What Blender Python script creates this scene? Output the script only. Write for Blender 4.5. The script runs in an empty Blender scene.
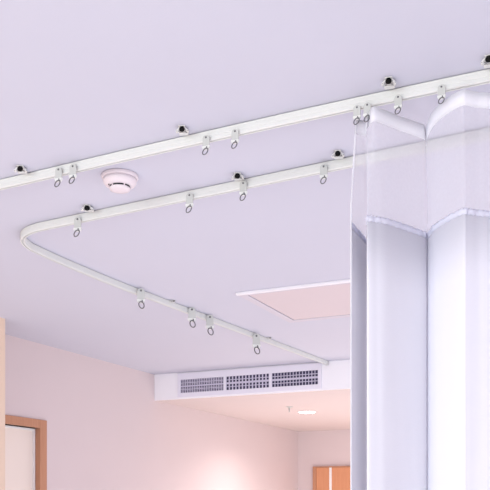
import bpy, bmesh, math, random
from mathutils import Vector, Matrix
random.seed(4)
sc = bpy.context.scene
COL = sc.collection
PI = math.pi

# ------------------------------------------------------------------ camera
cam_d = bpy.data.cameras.new('camera')
cam = bpy.data.objects.new('camera', cam_d)
COL.objects.link(cam)
cam.location = (0, 0, 1.5)
cam.rotation_euler = (PI / 2, 0, math.radians(25))
cam_d.sensor_width = 36
cam_d.lens = 36 * 827 / 490
cam_d.shift_y = 259 / 490
cam_d.clip_start = 0.05
sc.camera = cam

# ------------------------------------------------------------------ light
w = bpy.data.worlds.new('world')
sc.world = w
w.use_nodes = True
w.node_tree.nodes['Background'].inputs['Color'].default_value = (1.0, 0.90, 0.82, 1)
w.node_tree.nodes['Background'].inputs['Strength'].default_value = 1.8


def area(name, loc, target, sx, sy, energy, col, spread=180):
    l = bpy.data.lights.new(name, 'AREA')
    l.shape = 'RECTANGLE'
    l.size, l.size_y, l.energy, l.color = sx, sy, energy, col
    l.spread = math.radians(spread)
    o = bpy.data.objects.new(name, l)
    COL.objects.link(o)
    o.location = loc
    o.rotation_euler = (Vector(target) - Vector(loc)).to_track_quat('-Z', 'Y').to_euler()
    return o


# daylight from the window side of the ward, behind and to the left of the camera
area('window_daylight', (-1.7, -2.7, 1.75), (-0.5, 3.0, 1.9), 3.4, 2.0, 81, (0.80, 0.94, 0.98), 150)
area('side_fill_light', (3.1, 3.8, 1.4), (-3.0, 4.0, 1.9), 2.6, 1.7, 45, (0.88, 0.95, 1.0), 160)  # added unseen fill on the right, brightens left wall and curtain backs
# added upward fills standing in for light bounced off the ward and passage floors
area('ward_floor_fill', (-0.9, 2.3, 0.15), (-0.9, 2.3, 3), 5.0, 6.0, 72, (0.80, 0.85, 0.98))
area('passage_floor_fill', (-1.2, 7.6, 0.15), (-1.2, 7.6, 3), 4.0, 3.0, 72, (1.0, 0.96, 0.93))

sc.view_settings.view_transform = 'Standard'
sc.view_settings.look = 'None'
sc.view_settings.gamma = 1
sc.view_settings.use_curve_mapping = False
sc.view_settings.exposure = 0.0


# ------------------------------------------------------------------ materials
def mat(name, col, rough=0.5, metal=0.0, noise=0.0, scale=8.0, bump=0.0, bscale=60.0, spec=0.4,
        emit=None, estr=0.0):
    m = bpy.data.materials.new(name)
    m.use_nodes = True
    nt = m.node_tree
    b = nt.nodes['Principled BSDF']
    b.inputs['Base Color'].default_value = (*col, 1)
    b.inputs['Roughness'].default_value = rough
    b.inputs['Metallic'].default_value = metal
    b.inputs['Specular IOR Level'].default_value = spec
    tc = nt.nodes.new('ShaderNodeTexCoord')
    if noise > 0:
        n = nt.nodes.new('ShaderNodeTexNoise')
        n.inputs['Scale'].default_value = scale
        n.inputs['Detail'].default_value = 4
        r = nt.nodes.new('ShaderNodeMapRange')
        r.inputs['To Min'].default_value = 1 - noise
        r.inputs['To Max'].default_value = 1 + noise
        mx = nt.nodes.new('ShaderNodeVectorMath')
        mx.operation = 'SCALE'
        mx.inputs[0].default_value = col
        nt.links.new(tc.outputs['Object'], n.inputs['Vector'])
        nt.links.new(n.outputs['Fac'], r.inputs['Value'])
        nt.links.new(r.outputs['Result'], mx.inputs['Scale'])
        nt.links.new(mx.outputs['Vector'], b.inputs['Base Color'])
    if bump > 0:
        n = nt.nodes.new('ShaderNodeTexNoise')
        n.inputs['Scale'].default_value = bscale
        bp = nt.nodes.new('ShaderNodeBump')
        bp.inputs['Strength'].default_value = bump
        bp.inputs['Distance'].default_value = 0.002
        nt.links.new(tc.outputs['Object'], n.inputs['Vector'])
        nt.links.new(n.outputs['Fac'], bp.inputs['Height'])
        nt.links.new(bp.outputs['Normal'], b.inputs['Normal'])
    if emit:
        b.inputs['Emission Color'].default_value = (*emit, 1)
        b.inputs['Emission Strength'].default_value = estr
    return m


def wood(name, c1, c2, axis='z'):
    m = mat(name, c1, 0.45)
    nt = m.node_tree
    b = nt.nodes['Principled BSDF']
    tc = nt.nodes.new('ShaderNodeTexCoord')
    mp = nt.nodes.new('ShaderNodeMapping')
    mp.inputs['Scale'].default_value = (30, 30, 2.0) if axis == 'z' else (30, 2.0, 30)
    n = nt.nodes.new('ShaderNodeTexNoise')
    n.inputs['Scale'].default_value = 2.0
    n.inputs['Detail'].default_value = 6
    n.inputs['Distortion'].default_value = 0.6
    cr = nt.nodes.new('ShaderNodeValToRGB')
    cr.color_ramp.elements[0].color = (*c1, 1)
    cr.color_ramp.elements[1].color = (*c2, 1)
    cr.color_ramp.elements[0].position = 0.3
    cr.color_ramp.elements[1].position = 0.7
    nt.links.new(tc.outputs['Object'], mp.inputs['Vector'])
    nt.links.new(mp.outputs['Vector'], n.inputs['Vector'])
    nt.links.new(n.outputs['Fac'], cr.inputs['Fac'])
    nt.links.new(cr.outputs['Color'], b.inputs['Base Color'])
    return m


def cloth(name, col, trans_mix, open_mix, weave=0.0):
    """Woven fabric: diffuse + translucent fibres, open_mix is the share of holes in the weave."""
    m = bpy.data.materials.new(name)
    m.use_nodes = True
    nt = m.node_tree
    nt.nodes.clear()
    out = nt.nodes.new('ShaderNodeOutputMaterial')
    d = nt.nodes.new('ShaderNodeBsdfDiffuse')
    t = nt.nodes.new('ShaderNodeBsdfTranslucent')
    d.inputs['Color'].default_value = (*col, 1)
    t.inputs['Color'].default_value = (*col, 1)
    mx = nt.nodes.new('ShaderNodeMixShader')
    mx.inputs[0].default_value = trans_mix
    nt.links.new(d.outputs[0], mx.inputs[1])
    nt.links.new(t.outputs[0], mx.inputs[2])
    last = mx
    tc = nt.nodes.new('ShaderNodeTexCoord')
    if weave:
        n = nt.nodes.new('ShaderNodeTexNoise')
        mp = nt.nodes.new('ShaderNodeMapping')
        mp.inputs['Scale'].default_value = (60, 60, 220)
        n.inputs['Scale'].default_value = 1.0
        n.inputs['Detail'].default_value = 3
        bp = nt.nodes.new('ShaderNodeBump')
        bp.inputs['Strength'].default_value = weave
        bp.inputs['Distance'].default_value = 0.001
        nt.links.new(tc.outputs['Object'], mp.inputs['Vector'])
        nt.links.new(mp.outputs['Vector'], n.inputs['Vector'])
        nt.links.new(n.outputs['Fac'], bp.inputs['Height'])
        nt.links.new(bp.outputs['Normal'], d.inputs['Normal'])
    if open_mix > 0:
        tr = nt.nodes.new('ShaderNodeBsdfTransparent')
        m2 = nt.nodes.new('ShaderNodeMixShader')
        n = nt.nodes.new('ShaderNodeTexNoise')
        mp = nt.nodes.new('ShaderNodeMapping')
        mp.inputs['Scale'].default_value = (90, 90, 90)
        n.inputs['Scale'].default_value = 1.5
        r = nt.nodes.new('ShaderNodeMapRange')
        r.inputs['To Min'].default_value = open_mix - 0.02
        r.inputs['To Max'].default_value = open_mix + 0.02
        nt.links.new(tc.outputs['Object'], mp.inputs['Vector'])
        nt.links.new(mp.outputs['Vector'], n.inputs['Vector'])
        nt.links.new(n.outputs['Fac'], r.inputs['Value'])
        nt.links.new(r.outputs['Result'], m2.inputs[0])
        nt.links.new(mx.outputs[0], m2.inputs[1])
        nt.links.new(tr.outputs[0], m2.inputs[2])
        last = m2
    nt.links.new(last.outputs[0], out.inputs['Surface'])
    return m


M = {
    'ceiling': mat('ceiling_paint', (0.606, 0.602, 0.685), 0.9, noise=0.012, scale=3, bump=0.08, bscale=180, spec=0.1),
    'wall': mat('wall_paint', (0.715, 0.615, 0.625), 0.9, noise=0.015, scale=3, bump=0.08, bscale=160, spec=0.1),
    'warm_wall': mat('warm_wall_paint', (0.80, 0.62, 0.50), 0.9, noise=0.015, scale=3, bump=0.08, bscale=160, spec=0.1),
    'bulkhead': mat('bulkhead_paint', (0.95, 0.93, 0.97), 0.9, noise=0.01, scale=3, spec=0.1),
    'hall_ceiling': mat('hall_ceiling_paint', (0.68, 0.585, 0.575), 0.9, noise=0.01, scale=3, spec=0.1),
    'floor': mat('vinyl_floor', (0.80, 0.72, 0.70), 0.5, noise=0.05, scale=6),
    'rail': mat('rail_enamel', (0.72, 0.73, 0.71), 0.4, noise=0.01, scale=20),
    'cap': mat('end_cap_plastic', (0.55, 0.54, 0.54), 0.5, noise=0.02),
    'clip': mat('runner_plastic', (0.56, 0.57, 0.55), 0.45, noise=0.04, scale=80),
    'tab': mat('runner_white_plastic', (0.76, 0.77, 0.75), 0.4, noise=0.01),
    'rivet': mat('rivet_steel', (0.16, 0.16, 0.17), 0.4, 0.6, noise=0.05),
    'ring': mat('hook_steel', (0.20, 0.20, 0.21), 0.35, 0.7, noise=0.08, scale=100),
    'steel': mat('bracket_steel', (0.74, 0.74, 0.72), 0.45, 0.25, noise=0.1, scale=90),
    'dark_steel': mat('spring_steel', (0.3, 0.3, 0.3), 0.35, 0.8, noise=0.1, scale=90),
    'black': mat('black_screw', (0.004, 0.004, 0.004), 0.6, spec=0.15, noise=0.1),
    'detector': mat('detector_plastic', (0.76, 0.68, 0.715), 0.45, noise=0.01),
    'slot': mat('detector_slot', (0.02, 0.02, 0.025), 0.6, noise=0.1),
    'hatch': mat('hatch_paint', (0.67, 0.58, 0.60), 0.8, noise=0.01),
    'hatch_rim': mat('hatch_rim_paint', (0.63, 0.59, 0.65), 0.8, noise=0.01),
    'hatch_lit_lip': mat('lit_lip_paint', (0.86, 0.84, 0.88), 0.5, noise=0.01),  # light on the frame's near face put into a whiter colour
    'grille': mat('grille_enamel', (0.84, 0.81, 0.90), 0.4, noise=0.01),
    'duct': mat('duct_shade', (0.055, 0.05, 0.10), 0.8, noise=0.1),
    'blade': mat('grille_blade_enamel', (0.62, 0.58, 0.71), 0.5, noise=0.02),
    'oak': wood('door_frame_wood', (0.50, 0.24, 0.14), (0.56, 0.28, 0.17)),
    'oak_orange': wood('cabinet_wood', (0.66, 0.29, 0.15), (0.71, 0.33, 0.18)),  # orange-brown wood of the far door leaves, brighter than the frame wood
    'leaf': mat('pale_door_leaf', (0.90, 0.80, 0.73), 0.6, noise=0.01),
    'edge': mat('white_edge', (0.9, 0.88, 0.88), 0.5, noise=0.01),
    'lens': mat('lamp_lens', (1, 0.97, 0.93), 0.5, emit=(1, 0.95, 0.9), estr=6, noise=0.01),
    'mesh': cloth('sheer_mesh', (0.86, 0.86, 0.93), 0.45, 0.59),
    'band': cloth('header_tape', (0.95, 0.95, 0.99), 0.35, 0.06, 0.2),
    'drape': cloth('drape_fabric', (0.95, 0.95, 1.0), 0.38, 0.0, 0.35),
    'seam': cloth('seam_fabric', (0.80, 0.80, 0.92), 0.2, 0.0, 0.6),
}


# ------------------------------------------------------------------ mesh helpers
def obj(name, bm, m, parent=None, smooth=False, label=None):
    me = bpy.data.meshes.new(name)
    bmesh.ops.recalc_face_normals(bm, faces=bm.faces)
    bm.to_mesh(me)
    bm.free()
    if smooth:
        for p in me.polygons:
            p.use_smooth = True
    for mm in (m if isinstance(m, (list, tuple)) else [m]):
        me.materials.append(mm)
    o = bpy.data.objects.new(name, me)
    COL.objects.link(o)
    if parent is not None:
        o.parent = parent
    if label:
        o['label'] = label
    return o


def empty(name, label, cat, loc=(0, 0, 0), group=None, kind=None):
    o = bpy.data.objects.new(name, None)
    COL.objects.link(o)
    o.location = loc
    o.empty_display_size = 0.05
    o['label'] = label
    o['category'] = cat
    if group:
        o['group'] = group
    if kind:
        o['kind'] = kind
    return o


def box(bm, x0, x1, y0, y1, z0, z1, bevel=0.0):
    r = bmesh.ops.create_cube(bm, size=1)
    for v in r['verts']:
        v.co = Vector((x0 + (v.co.x + .5) * (x1 - x0), y0 + (v.co.y + .5) * (y1 - y0), z0 + (v.co.z + .5) * (z1 - z0)))
    if bevel:
        es = {e for v in r['verts'] for e in v.link_edges}
        bmesh.ops.bevel(bm, geom=list(es), offset=bevel, segments=2, affect='EDGES', profile=0.5)


def lathe(bm, prof, n=40, cx=0, cy=0):
    rings = []
    for r, z in prof:
        if r < 1e-6:
            rings.append([bm.verts.new((cx, cy, z))])
        else:
            rings.append([bm.verts.new((cx + r * math.cos(2 * PI * i / n), cy + r * math.sin(2 * PI * i / n), z)) for i in range(n)])
    for a, b in zip(rings, rings[1:]):
        for i in range(n):
            j = (i + 1) % n
            if len(a) == 1 and len(b) == 1:
                continue
            if len(a) == 1:
                bm.faces.new((a[0], b[i], b[j]))
            elif len(b) == 1:
                bm.faces.new((a[i], a[j], b[0]))
            else:
                bm.faces.new((a[i], a[j], b[j], b[i]))


def tube(bm, pts, r, n=8, closed=False):
    pts = [Vector(p) for p in pts]
    k = len(pts)
    rings = []
    nrm = None
    for i, p in enumerate(pts):
        if closed:
            t = (pts[(i + 1) % k] - pts[i - 1]).normalized()
        else:
            t = (pts[min(i + 1, k - 1)] - pts[max(i - 1, 0)]).normalized()
        if nrm is None:
            nrm = t.orthogonal().normalized()
        nrm = (nrm - t * nrm.dot(t)).normalized()
        b = t.cross(nrm)
        rings.append([bm.verts.new(p + (nrm * math.cos(2 * PI * j / n) + b * math.sin(2 * PI * j / n)) * r) for j in range(n)])
    m = k if closed else k - 1
    for i in range(m):
        a, c = rings[i], rings[(i + 1) % k]
        for j in range(n):
            q = (j + 1) % n
            bm.faces.new((a[j], a[q], c[q], c[j]))
    if not closed:
        bm.faces.new(rings[0])
        bm.faces.new(rings[-1][::-1])


def extrude_outline(bm, pts, y0, y1):
    """Outline in x/z extruded along y."""
    a = [bm.verts.new((x, y0, z)) for x, z in pts]
    b = [bm.verts.new((x, y1, z)) for x, z in pts]
    bm.faces.new(a)
    bm.faces.new(b[::-1])
    for i in range(len(pts)):
        j = (i + 1) % len(pts)
        bm.faces.new((a[i], a[j], b[j], b[i]))


def spline(P, n=10):
    """Catmull-Rom through 2D points."""
    out = []
    for i in range(len(P) - 1):
        p0, p1, p2, p3 = P[max(i - 1, 0)], P[i], P[i + 1], P[min(i + 2, len(P) - 1)]
        for k in range(n):
            t = k / n
            out.append(tuple(0.5 * (2 * b + (c - a) * t + (2 * a - 5 * b + 4 * c - d) * t * t + (3 * b - a - 3 * c + d) * t ** 3)
                             for a, b, c, d in zip(p0, p1, p2, p3)))
    out.append(tuple(P[-1]))
    return out


def struct(name, bm, m, parent=None, **k):
    o = obj(name, bm, m, parent, **k)
    if parent is None:
        o['kind'] = 'structure'
    return o


# ------------------------------------------------------------------ the room
CZ = 2.6       # ward ceiling
HZ = 2.380     # lower ceiling beyond the bulkhead
LX, RX = -3.67, 3.2
BY = 6.05      # bulkhead face
FY = 9.4       # far wall
Y0 = -3.2

bm = bmesh.new(); box(bm, LX - .2, RX + .2, Y0, FY + .2, -0.1, 0)
struct('floor', bm, M['floor'])
bm = bmesh.new(); box(bm, LX - .2, RX + .2, Y0, FY + .2, CZ, CZ + 0.1)
struct('ceiling', bm, M['ceiling'])
bm = bmesh.new(); box(bm, LX, RX, BY + 0.012, FY, HZ, CZ)
struct('ceiling', bm, M['hall_ceiling'])
bm = bmesh.new(); box(bm, LX, RX, BY, BY + 0.012, HZ, CZ)
struct('wall_bulkhead', bm, M['bulkhead'])

# left wall with a doorway
DY0, DY1, DZ = 3.70, 4.545, 2.019     # doorway opening
bm = bmesh.new()
box(bm, LX - .2, LX, 3.3, DY0, 0, CZ)
box(bm, LX - .2, LX, DY1, FY, 0, CZ)
box(bm, LX - .2, LX, DY0, DY1, DZ, CZ)
struct('wall_left', bm, M['wall'])
bm = bmesh.new(); box(bm, LX - .2, -3.367, Y0, 3.85, 0, CZ)
bm2 = bmesh.new(); box(bm2, LX - .2, -3.367, Y0, 3.695, 0, CZ)
bm.free()
struct('wall_left', bm2, M['warm_wall'])
bm = bmesh.new(); box(bm, LX + 0.001, -3.367, 3.695, 3.85, 0, CZ)
struct('wall_pier', bm, M['warm_wall'])
bm = bmesh.new(); box(bm, RX, RX + .2, Y0, FY, 0, CZ)
struct('wall_right', bm, M['wall'])
bm = bmesh.new(); box(bm, LX - .2, RX + .2, FY, FY + .2, 0, CZ)
struct('wall_far', bm, M['wall'])
bm = bmesh.new(); box(bm, LX, LX + .012, 4.61, FY, 0, 0.1)
struct('baseboard_left', bm, M['bulkhead'])
bm = bmesh.new(); box(bm, -2.6, RX, FY - .012, FY, 0, 0.1)
struct('baseboard_far', bm, M['bulkhead'])

# wooden-framed doorway in the left wall
door = empty('door_1', 'doorway with a mid-brown wooden frame in the pink left wall', 'door', (LX, 4.1, 0), kind='structure')


def child(name, bm, m, root, **k):
    """Mesh given in world coordinates, stored relative to its thing."""
    bmesh.ops.translate(bm, verts=bm.verts, vec=-Vector(root.location))
    return obj(name, bm, m, root, **k)


bm = bmesh.new()
box(bm, LX - .13, LX + .012, DY1 - .012, DY1 + .060, 0, DZ + .058, 0.002)
box(bm, LX - .13, LX + .012, DY0, DY1 - .012, DZ, DZ + .058, 0.002)
child('door_frame', bm, M['oak'], door)
bm = bmesh.new()
box(bm, LX - .085, LX - .040, DY0, DY1 - .014, 0.01, DZ - .004, 0.003)
child('door_leaf', bm, M['leaf'], door)
bm = bmesh.new()
box(bm, LX - .040, LX - .030, DY1 - .030, DY1 - .014, 0.01, DZ - .004)
box(bm, LX - .040, LX - .030, DY0, DY1 - .030, DZ - .018, DZ - .004)
child('white_edging', bm, M['edge'], door)

# orange-brown double door in the far wall
door2 = empty('door_2', 'orange-brown wooden double door in the far wall beyond the lowered ceiling', 'door', (-2.9, FY, 0), kind='structure')
HD = 1.95
bm = bmesh.new()
box(bm, -3.470, -3.425, FY - .03, FY - .001, 0, HD, 0.002)
box(bm, -2.36, -2.295, FY - .03, FY - .001, 0, HD, 0.002)
box(bm, -3.425, -2.36, FY - .03, FY - .001, HD - .012, HD, 0.002)
child('door_frame', bm, M['oak'], door2)
bm = bmesh.new(); box(bm, -3.425, -3.262, FY - .022, FY - .001, 0.01, HD - .014, 0.002)
child('door_leaf', bm, M['oak_orange'], door2)
bm = bmesh.new(); box(bm, -3.262, -3.232, FY - .026, FY - .001, 0.01, HD - .014, 0.002)
child('pale_strip', bm, M['edge'], door2, label='pale vertical strip between the door leaves')
bm = bmesh.new(); box(bm, -3.232, -2.36, FY - .022, FY - .001, 0.01, HD - .014, 0.002)
child('door_leaf', bm, M['oak_orange'], door2)


# ------------------------------------------------------------------ curtain tracks
RH, RD = 0.031, 0.018       # rail height and depth


def rail_mesh(path):
    """Extruded track profile swept along a plan path. Local t runs across the rail."""
    h = RD / 2
    prof = [(-h + .004, 0), (-h + .004, -.0022), (-h, -.0022), (-h, -.006), (-h + .0008, -.0068), (-h + .0008, -.0082), (-h, -.009),
            (-h, -.018), (-h + .0008, -.0188), (-h + .0008, -.0202), (-h, -.021), (-h, -.029),
            (-h + .002, -RH), (-.003, -RH), (-.003, -.026), (.003, -.026), (.003, -RH), (h - .002, -RH),
            (h, -.029), (h, -.021), (h - .0008, -.0202), (h - .0008, -.0188), (h, -.018),
            (h, -.009), (h - .0008, -.0082), (h - .0008, -.0068), (h, -.006), (h, -.0022), (h - .004, -.0022), (h - .004, 0)]
    bm = bmesh.new()
    rings = []
    P = [Vector((x, y, 0)) for x, y in path]
    for i, p in enumerate(P):
        t = (P[min(i + 1, len(P) - 1)] - P[max(i - 1, 0)]).normalized()
        nn = Vector((t.y, -t.x, 0))
        rings.append([bm.verts.new(p + nn * a + Vector((0, 0, b))) for a, b in prof])
    n = len(prof)
    for a, b in zip(rings, rings[1:]):
        for j in range(n):
            q = (j + 1) % n
            bm.faces.new((a[j], a[q], b[q], b[j]))
    bm.faces.new(rings[0])
    bm.faces.new(rings[-1][::-1])
    return bm


def bracket(parent, x, y, ang, px0, py0):
    """Sprung steel ceiling clip: screwed plate with two flared wings and a spring arm to the rail.
    Local -y points away from the rail."""
    R = Matrix.Rotation(ang, 4, 'Z')
    k = max(1.12, (y * .906 - x * .4226) / 2.15) if ang < 1 else 1.15
    if ang < 1:
        R = Matrix.Rotation(math.atan2(-x, y) * .75, 4, 'Z')
        y -= .020
        x += .009
    T = Matrix.Translation((x - px0, y - py0, 0)) @ R @ Matrix.Diagonal((k, 1, k, 1))
    bm = bmesh.new()
    # ceiling plate reaching back to the rail
    box(bm, -.0085, .0085, -.009, .052, -.0022, -.0002, .0005)
    # wings
    for s in (-1, 1):
        pts = [(s * .0075, -.002), (s * .0125, -.006), (s * .0175, -.0115), (s * .0160, -.0145), (s * .011, -.0105), (s * .0070, -.0045)]
        a = [bm.verts.new((u, -.004 + abs(u) * .25, z)) for u, z in pts]
        b = [bm.verts.new((u * .92, .011, z)) for u, z in pts]
        bm.faces.new(a); bm.faces.new(b[::-1])
        for i in range(6):
            j = (i + 1) % 6
            bm.faces.new((a[i], a[j], b[j], b[i]))
    # shaped lip gripping the top of the rail
    box(bm, -.012, .012, .030, .046, -.0060, -.0020, .0015)
    box(bm, -.0135, -.0085, .010, .030, -.0050, -.0015, .001)
    box(bm, .0085, .0135, .010, .030, -.0050, -.0015, .001)
    if ang > 1:
        T = T @ Matrix.Diagonal((1, 1, .5, 1))
    bm.transform(T)
    b = obj('mounting_bracket', bm, M['steel'], parent)
    bm = bmesh.new()
    lathe(bm, [(0, -.0150), (.0036, -.0143), (.0064, -.0122), (.0074, -.0090), (.0068, -.0056), (.0045, -.0034), (.0045, -.0020), (0, -.0020)], 18)
    bm.transform(Matrix.Translation((0, -.004, 0)))
    bm.transform(T)
    obj('screw', bm, M['black'] if ang < 1 else M['dark_steel'], b, smooth=True)
    bm = bmesh.new()
    for s in (-1, 1):
        tube(bm, [(s * .0150, -.001, -.0115), (s * .0105, .006, -.0095), (s * .0050, .016, -.0060), (s * .0015, .012, -.0075)], .0010, 6)
        tube(bm, [(s * .0020, .010, -.0060), (s * .0065, .019, -.0070), (s * .0100, .0215, -.0075)], .0009, 6)
    bm.transform(T)
    obj('spring', bm, M['dark_steel'], b, smooth=True)
    return b


def track(label, path, caps, brackets):
    ox, oy = path[len(path) // 2]
    root = empty('curtain_track', label, 'curtain track', (ox, oy, CZ - .0005))
    loc = [(x - ox, y - oy) for x, y in path]
    obj('rail', rail_mesh(loc), M['rail'], root)
    for (x, y, ang) in caps:
        bm = bmesh.new()
        box(bm, -.0115, .0115, -.012, .004, -.0335, -.0005, .003)
        bm.transform(Matrix.Translation((x - ox, y - oy, 0)) @ Matrix.Rotation(ang, 4, 'Z'))
        obj('end_cap', bm, M['cap'], root, label='grey plastic end cap')
    for (x, y, ang) in brackets:
        bracket(root, x, y, ang, ox, oy)
    return root


h = RD / 2
front = spline([(-2.75, 2.199 + h), (-1.934, 2.1857 + h), (-1.438, 2.1672 + h), (-.957, 2.154 + h), (-.60, 2.1495 + h), (-.321, 2.1507 + h), (.25, 2.155 + h), (.9, 2.162 + h)], 6)
track('long straight white curtain track crossing the ceiling nearest the viewer, carrying the curtain', front,
      [], [(-1.8089, 2.150, 0), (-1.1928, 2.1254, 0), (-.5752, 2.1120, 0), (-.3248, 2.1128, 0)])

# U-shaped track: across, round the bend and back to the bulkhead
ux = lambda x: 2.5777 - .0577 * (x + 1.99) + h
side = [(-2.2940, 2.83), (-2.3000, 3.05), (-2.2925, 3.44), (-2.2650, 3.88), (-2.1945, 4.885), (-2.115, 6.022)]
P = [(x, ux(x)) for x in (.9, 0, -.8, -1.6, -2.05)]
bend = [(-2.115, 2.5965), (-2.172, 2.614), (-2.224, 2.648), (-2.263, 2.698), (-2.286, 2.760)]
track('bent white curtain track farther back, turning a rounded corner toward the air grille', spline(P + bend + side, 8),
      [(-2.115, 6.03, 0)],
      [(-1.8215, 2.5330, 0), (-1.1932, 2.5010, 0), (-.8353, 2.4767, 0),
       (-2.2422 + .005, 3.882, PI / 2 + .07), (-2.1573, 5.0132, PI / 2 + .07)])


# ------------------------------------------------------------------ curtain runners
def make_runner(tilt=-.35):
    root = empty('curtain_runner', 'x', 'curtain runner')
    # grey clip plate, rounded at the top, origin at the rivet
    pts = [(-.0105, -.026), (.0105, -.026), (.0105, -.002)]
    pts += [(.0105 * math.cos(a), -.002 + .0085 * math.sin(a)) for a in [PI * k / 8 for k in range(1, 8)]]
    pts += [(-.0105, -.002)]
    bm = bmesh.new(); extrude_outline(bm, pts, -.0035, 0)
    obj('clip_plate', bm, M['clip'], root)
    bm = bmesh.new()
    lathe(bm, [(0, .0052), (.0016, .0050), (.0028, .0042), (.0028, -.006), (0, -.006)], 14)
    bm.transform(Matrix.Rotation(PI / 2, 4, 'X'))
    obj('rivet', bm, M['rivet'], root, smooth=True)
    bm = bmesh.new()
    extrude_outline(bm, [(-.0120, -.0245), (.0120, -.0245), (.0112, -.0300), (.0065, -.0350), (-.0065, -.0350), (-.0112, -.0300)], -.0052, .0005)
    obj('hook_holder', bm, M['tab'], root, label='white plastic tab')
    bm = bmesh.new()
    pts = []
    for k in range(28):
        a = 2 * PI * k / 28
        u, v = .0070 * math.cos(a), .0104 * math.sin(a)
        c, s = math.cos(tilt), math.sin(tilt)
        pts.append((u * c - v * s + .001, -.0100 + .003 * math.sin(a), u * s + v * c - .0425))
    tube(bm, pts, .0016, 8, closed=True)
    tube(bm, [(.0045, -.0085, -.0345), (.0035, -.0065, -.031), (.003, -.0055, -.027)], .0014, 8)
    obj('hook_ring', bm, M['ring'], root, smooth=True)
    return root


def copy_tree(o, parent=None):
    c = o.copy()
    COL.objects.link(c)
    if parent is not None:
        c.parent = parent
    for ch in list(o.children):
        copy_tree(ch, c)
    return c


proto = make_runner()
proto_side = make_runner(.30)
G1, G2, G3 = 'runners on the near curtain track', 'runners on the front arm of the bent track', 'runners on the side arm of the bent track'
RUN = [
    # x, y, z of the rivet, turn about z, label, group
    (-1.6748, 2.1688, 2.5797, .10, 'leftmost grey curtain runner on the near track, empty ring, left of the smoke detector', G1),
    (-1.6165, 2.1664, 2.5794, .10, 'second grey curtain runner on the near track, empty ring, just left of the smoke detector', G1),
    (-1.1284, 2.1519, 2.5745, .05, 'left runner of the pair mid-way along the near track, empty ring', G1),
    (-1.0330, 2.1497, 2.5736, .05, 'right runner of the pair mid-way along the near track, empty ring', G1),
    (-.6670, 2.1450, 2.5664, 0, 'grey runner holding the very left corner of the sheer curtain top', G1),
    (-.6385, 2.1450, 2.5674, 0, 'grey runner holding the second fold of the curtain, close beside the corner runner', G1),
    (-.5546, 2.1450, 2.5710, 0, 'grey runner above the sagging stretch of the curtain band', G1),
    (-.4412, 2.1450, 2.5736, 0, 'rightmost grey runner on the near track, hook through the raised curtain band', G1),
    (-1.8921, 2.5650, 2.5748, .15, 'grey runner next to the rounded corner of the bent track', G2),
    (-1.3952, 2.5364, 2.5771, .1, 'second grey runner from the rounded corner on the front arm of the bent track', G2),
    (-1.1823, 2.5240, 2.5799, .1, 'grey runner right below the middle black-screw bracket of the bent track', G2),
    (-.8904, 2.5072, 2.5797, .1, 'grey runner on the bent track just left of the curtain edge', G2),
    (-2.2570, 3.5876, 2.5836, .62, 'grey runner on the side arm of the bent track, nearest the rounded corner', G3),
    (-2.2260, 4.0698, 2.5869, .60, 'left runner of the close pair on the side arm of the bent track', G3),
    (-2.2110, 4.2588, 2.5823, .60, 'right runner of the close pair on the side arm of the bent track', G3),
    (-2.1720, 4.8291, 2.5741, .55, 'farthest grey runner on the side arm, in front of the air grille', G3),
]
for i, (x, y, z, rz, lab, g) in enumerate(RUN):
    o = proto if i == 0 else proto_side if i == 12 else copy_tree(proto_side if i > 12 else proto)
    o.location = (x, y, z)
    o.rotation_euler = (0, 0, rz)
    s = (y * math.cos(.436) - x * math.sin(.436)) / 2.36
    o.scale = (s, s, s)
    o['label'] = lab
    o['group'] = g

# ------------------------------------------------------------------ curtain
cur = empty('privacy_curtain', 'white hospital privacy curtain with sheer mesh top hanging from the near track', 'curtain', (-.45, 2.18, 0))
CP = [(-.6735, 2.112), (-.6750, 2.160), (-.6765, 2.215), (-.6790, 2.262), (-.6700, 2.292), (-.6530, 2.275), (-.6440, 2.200), (-.6330, 2.130),
      (-0.6239, 2.0919), (-0.6170, 2.0867), (-0.6026, 2.1018), (-0.5844, 2.1230), (-0.5615, 2.1682), (-0.5388, 2.2188), (-0.5210, 2.2592), (-0.5133, 2.2862), (-0.5173, 2.3228), (-0.5102, 2.2972), (-0.4840, 2.2399), (-0.4576, 2.2036), (-0.4183, 2.1627), (-0.3858, 2.1374), (-0.3743, 2.1427), (-0.3531, 2.1646), (-0.3265, 2.1851)]
CPT = [(-.6730, 2.158), (-.6715, 2.164), (-.6690, 2.170), (-.6650, 2.175), (-.6600, 2.180), (-.6560, 2.184), (-.6500, 2.170), (-.6380, 2.140),
       (-0.6408, 2.1532), (-0.6348, 2.1466), (-0.6144, 2.1193), (-0.5922, 2.1510), (-0.5688, 2.1963), (-0.5433, 2.2370), (-0.5276, 2.2639), (-0.5173, 2.2853), (-0.5225, 2.3270), (-0.5090, 2.2792), (-0.4825, 2.2208), (-0.4527, 2.1796), (-0.4148, 2.1447), (-0.3869, 2.1295), (-0.3731, 2.1359), (-0.3519, 2.1570), (-0.3250, 2.1752)]
REST = [(-.275, 2.232), (-.23, 2.27), (-.19, 2.21), (-.14, 2.130), (-.08, 2.115), (-.02, 2.160), (.03, 2.235), (.07, 2.270), (.12, 2.190), (.18, 2.125), (.26, 2.115)]
CP += REST
CPT += REST
path = spline(CP, 8)
path_top = spline(CPT, 8)
TOP, BAND, SEAM_T, SEAM_B, BOT = 2.548, 2.508, 2.249, 2.236, 0.28


def sag(i):
    """Small sag of the top edge between hooks, fading lower down."""
    x, y = path[i]
    return (-.004 * max(0, 1 - i / 50))


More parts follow.
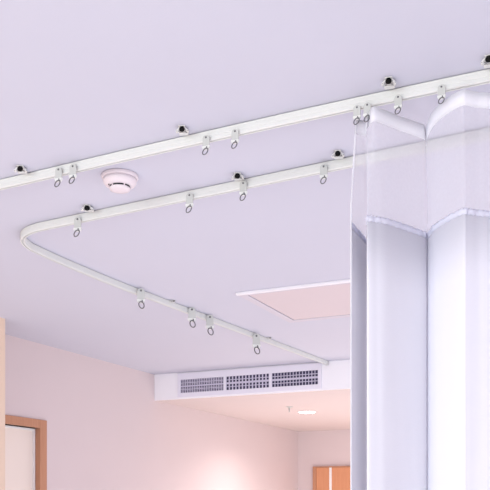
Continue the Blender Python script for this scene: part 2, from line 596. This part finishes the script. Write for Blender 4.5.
def strip(zlist, off=0.0, ruffle=0.0, amp=0.0):
    bm = bmesh.new()
    cols = []
    n = len(path)
    for i, (x, y) in enumerate(path):
        a, b = path[max(i - 1, 0)], path[min(i + 1, n - 1)]
        t = Vector((b[0] - a[0], b[1] - a[1], 0)).normalized()
        nn = Vector((t.y, -t.x, 0))
        c = []
        X0, Y0_ = x, y
        for z in zlist:
            q = max(0, min(1, (z - 2.30) / (TOP - 2.30)))
            q = q * q * (3 - 2 * q)
            x = X0 + (path_top[i][0] - X0) * q
            y = Y0_ + (path_top[i][1] - Y0_) * q
            f = max(0, (z - 2.2) / (TOP - 2.2))
            d = off + amp * .0015 * math.sin(i * .9 + z * 7)
            zz = z + sag(i) * f + (ruffle * (math.sin(i * 1.7) + .6 * math.sin(i * 3.1 + 1)) if ruffle else 0)
            c.append(bm.verts.new((x + nn.x * d - cur.location.x, y + nn.y * d - cur.location.y, zz)))
        cols.append(c)
    for a, b in zip(cols, cols[1:]):
        for j in range(len(zlist) - 1):
            bm.faces.new((a[j], b[j], b[j + 1], a[j + 1]))
    return bm


def zr(a, b, n):
    return [a + (b - a) * k / n for k in range(n + 1)]


def thicken(o, t):
    md = o.modifiers.new('thickness', 'SOLIDIFY')
    md.thickness = t
    md.offset = 0


o = obj('mesh_panel', strip(zr(BAND, SEAM_T, 8)), M['mesh'], cur, smooth=True, label='sheer see-through mesh')
o = obj('header_band', strip(zr(TOP, BAND, 2)), M['band'], cur, smooth=True)
thicken(o, .0010)
o = obj('drape', strip(zr(SEAM_B, BOT, 12), 0, 0, .08), M['drape'], cur, smooth=True)
thicken(o, .0012)
o = obj('seam', strip([SEAM_T + .001, SEAM_T - .004, SEAM_B - .001], .0004, .0012, .8), M['seam'], cur, smooth=True, label='ruffled stitched seam between mesh and drape')
thicken(o, .0042)
bm = bmesh.new()
x0, y0 = CP[0][0] - cur.location.x, CP[0][1] - cur.location.y
tube(bm, [(x0, y0, BOT), (x0, y0, 1.2), (x0, y0, 2.30), (x0, CPT[0][1] - cur.location.y - .012, 2.48), (x0, CPT[0][1] - cur.location.y, TOP - .004)], .0022, 8)
obj('side_hem', bm, M['band'], cur, smooth=True)

# ------------------------------------------------------------------ smoke detector
det = empty('smoke_detector', 'round pale pink smoke detector on the ceiling between the two curtain tracks', 'smoke detector', (-1.550, 2.333, CZ))
bm = bmesh.new()
lathe(bm, [(0, -.0005), (.060, -.0005), (.0615, -.002), (.0615, -.007), (.060, -.0105), (.057, -.012), (0, -.012)], 48)
obj('base', bm, M['detector'], det, smooth=False)
bm = bmesh.new()
lathe(bm, [(0, -.012), (.0565, -.012), (.056, -.022), (.049, -.031), (.036, -.0350), (.034, -.0350)], 48)
lathe(bm, [(.0345, -.0400), (.036, -.041), (.034, -.0455), (.022, -.0485), (0, -.0490)], 48)
obj('sensor_head', bm, M['detector'], det, smooth=True)
bm = bmesh.new()
lathe(bm, [(.0325, -.0325), (.0325, -.0405)], 48)
slot = obj('sensor_slot', bm, M['slot'], det, smooth=True, label='dark smoke entry slot')
for k in range(5):
    b2 = bmesh.new()
    box(b2, .0320, .0352, -.0018, .0018, -.0405, -.0345)
    b2.transform(Matrix.Rotation(2 * PI * k / 5 - .55, 4, 'Z'))
    obj('slot_rib', b2, M['detector'], det)
bm = bmesh.new()
lathe(bm, [(0, -.0372), (.0018, -.0370), (.0022, -.0345), (0, -.0345)], 12, -.022, -.033)
obj('indicator_lamp', bm, M['slot'], det, smooth=True)
det.scale = (1, 1, 1.06)

# ------------------------------------------------------------------ ceiling access hatch
hat = empty('ceiling_hatch', 'square pinkish access hatch with thin white frame in the ceiling beside the curtain', 'access hatch', (-1.45, 4.25, CZ))
hx0, hx1, hy0, hy1 = -1.862, -1.06, 3.884, 4.628
fw, fd = .044, .009
bm = bmesh.new()
box(bm, hx0, hx1, hy0, hy0 + fw, CZ - fd, CZ - .0003, .001)
box(bm, hx0, hx1, hy1 - fw, hy1, CZ - fd, CZ - .0003, .002)
box(bm, hx0, hx0 + fw, hy0 + fw, hy1 - fw, CZ - fd, CZ - .0003, .002)
box(bm, hx1 - fw, hx1, hy0 + fw, hy1 - fw, CZ - fd, CZ - .0003, .002)
child('frame', bm, M['hatch_rim'], hat)
bm = bmesh.new()
box(bm, hx0, hx1, hy0 - .006, hy0 + .014, CZ - .013, CZ - .0003, .001)
child('front_lip', bm, M['hatch_lit_lip'], hat, label='lip along the near edge, coloured bright white as if lit')
bm = bmesh.new()
box(bm, hx0 + fw + .006, hx1 - fw - .006, hy0 + fw + .006, hy1 - fw - .006, CZ - .006, CZ - .0003, .001)
child('hatch_panel', bm, M['hatch'], hat, label='pinkish flat panel')

# ------------------------------------------------------------------ air-conditioning grille
gr = empty('air_grille', 'long white air-conditioning grille with three louvred sections in the bulkhead', 'air vent', (-2.8, BY, 2.49))
gx0, gx1, gz0, gz1 = -3.44, -2.165, 2.392, 2.592
ox0, ox1, oz0, oz1 = -3.412, -2.193, 2.428, 2.538
bm = bmesh.new()
box(bm, gx0, gx1, BY - .012, BY - .0005, oz1, gz1, .002)
box(bm, gx0, gx1, BY - .012, BY - .0005, gz0, oz0, .002)
box(bm, gx0, ox0, BY - .012, BY - .0005, oz0, oz1, .002)
box(bm, ox1, gx1, BY - .012, BY - .0005, oz0, oz1, .002)
child('frame', bm, M['grille'], gr)
bm = bmesh.new(); box(bm, ox0, ox1, BY - .002, BY - .0006, oz0, oz1)  # flat sheet, the duct's shade put into its dark colour
child('duct_shade_sheet', bm, M['duct'], gr, label='dark sheet behind the louvres, coloured as the shaded duct')
secs = [(-3.412, -3.010, 3, 18, .0045, .0035), (-2.988, -2.604, 1, 13, .0105, .0055), (-2.582, -2.193, 1, 15, .0055, .0030)]
for (a, b, nh, nv, wv, wh) in secs:
    bm = bmesh.new()
    for k in range(nv + 1):
        x = a + (b - a) * k / nv
        box(bm, max(a, x - wv / 2), min(b, x + wv / 2), BY - .0085, BY - .0045, oz0, oz1)
    rows = [oz0 + (oz1 - oz0) * (k + 1) / (nh + 1) for k in range(nh)]
    for z in rows:
        hh = .0035 if nh > 1 else .0075
        box(bm, a, b, BY - .0095, BY - .0040, z - hh, z + hh)
    for k in range(13 if nh == 1 else 10):
        if nh > 1:
            z = oz0 + (oz1 - oz0) * (k + .5) / 10
            box(bm, a, b, BY - .0044, BY - .0025, z - wh / 2, z + wh / 2)
    if nh == 1:
        for z in (oz0 + .027, oz1 - .027):
            box(bm, a, b, BY - .0044, BY - .0025, z - .003, z + .003)
    child('louvre_section', bm, M['blade'], gr)
for a, b in ((-3.010, -2.988), (-2.604, -2.582)):
    bm = bmesh.new(); box(bm, a, b, BY - .012, BY - .0022, oz0, oz1, .001)
    child('divider', bm, M['grille'], gr)

# ------------------------------------------------------------------ downlights and sprinkler on the lowered ceiling


def downlight(x, y, label, e):
    r = empty('downlight', label, 'ceiling light', (x, y, HZ))
    bm = bmesh.new()
    lathe(bm, [(.078, -.0005), (.092, -.0005), (.092, -.004), (.088, -.006), (.078, -.006), (.078, -.0005)], 40)
    obj('trim_ring', bm, M['edge'], r)
    bm = bmesh.new()
    lathe(bm, [(0, -.0010), (.0775, -.0010), (.0770, -.0060), (.060, -.0105), (0, -.0130)], 40)
    obj('lens', bm, M['lens'], r)
    l = bpy.data.lights.new('downlight_lamp', 'SPOT')
    l.energy, l.color, l.spot_size, l.spot_blend, l.shadow_soft_size = e, (1, .90, .82), math.radians(155), .9, .05
    o = bpy.data.objects.new('downlight_lamp', l)
    COL.objects.link(o)
    o.parent = r
    o.location = (0, 0, -.03)


downlight(-2.7975, 7.3985, 'glowing round recessed downlight in the lowered ceiling past the air grille', 75)

spr = empty('sprinkler_head', 'small pinkish sprinkler head on the lowered ceiling left of the lit downlight', 'sprinkler', (-2.80, 6.9522, HZ))
bm = bmesh.new()
lathe(bm, [(0, -.0005), (.034, -.0005), (.034, -.003), (.020, -.006), (0, -.006)], 24)
obj('cover_plate', bm, M['clip'], spr)
bm = bmesh.new()
lathe(bm, [(0, -.006), (.008, -.006), (.008, -.028), (.004, -.030), (.004, -.044), (.012, -.045), (.012, -.048), (0, -.048)], 16)
obj('nozzle', bm, M['clip'], spr)
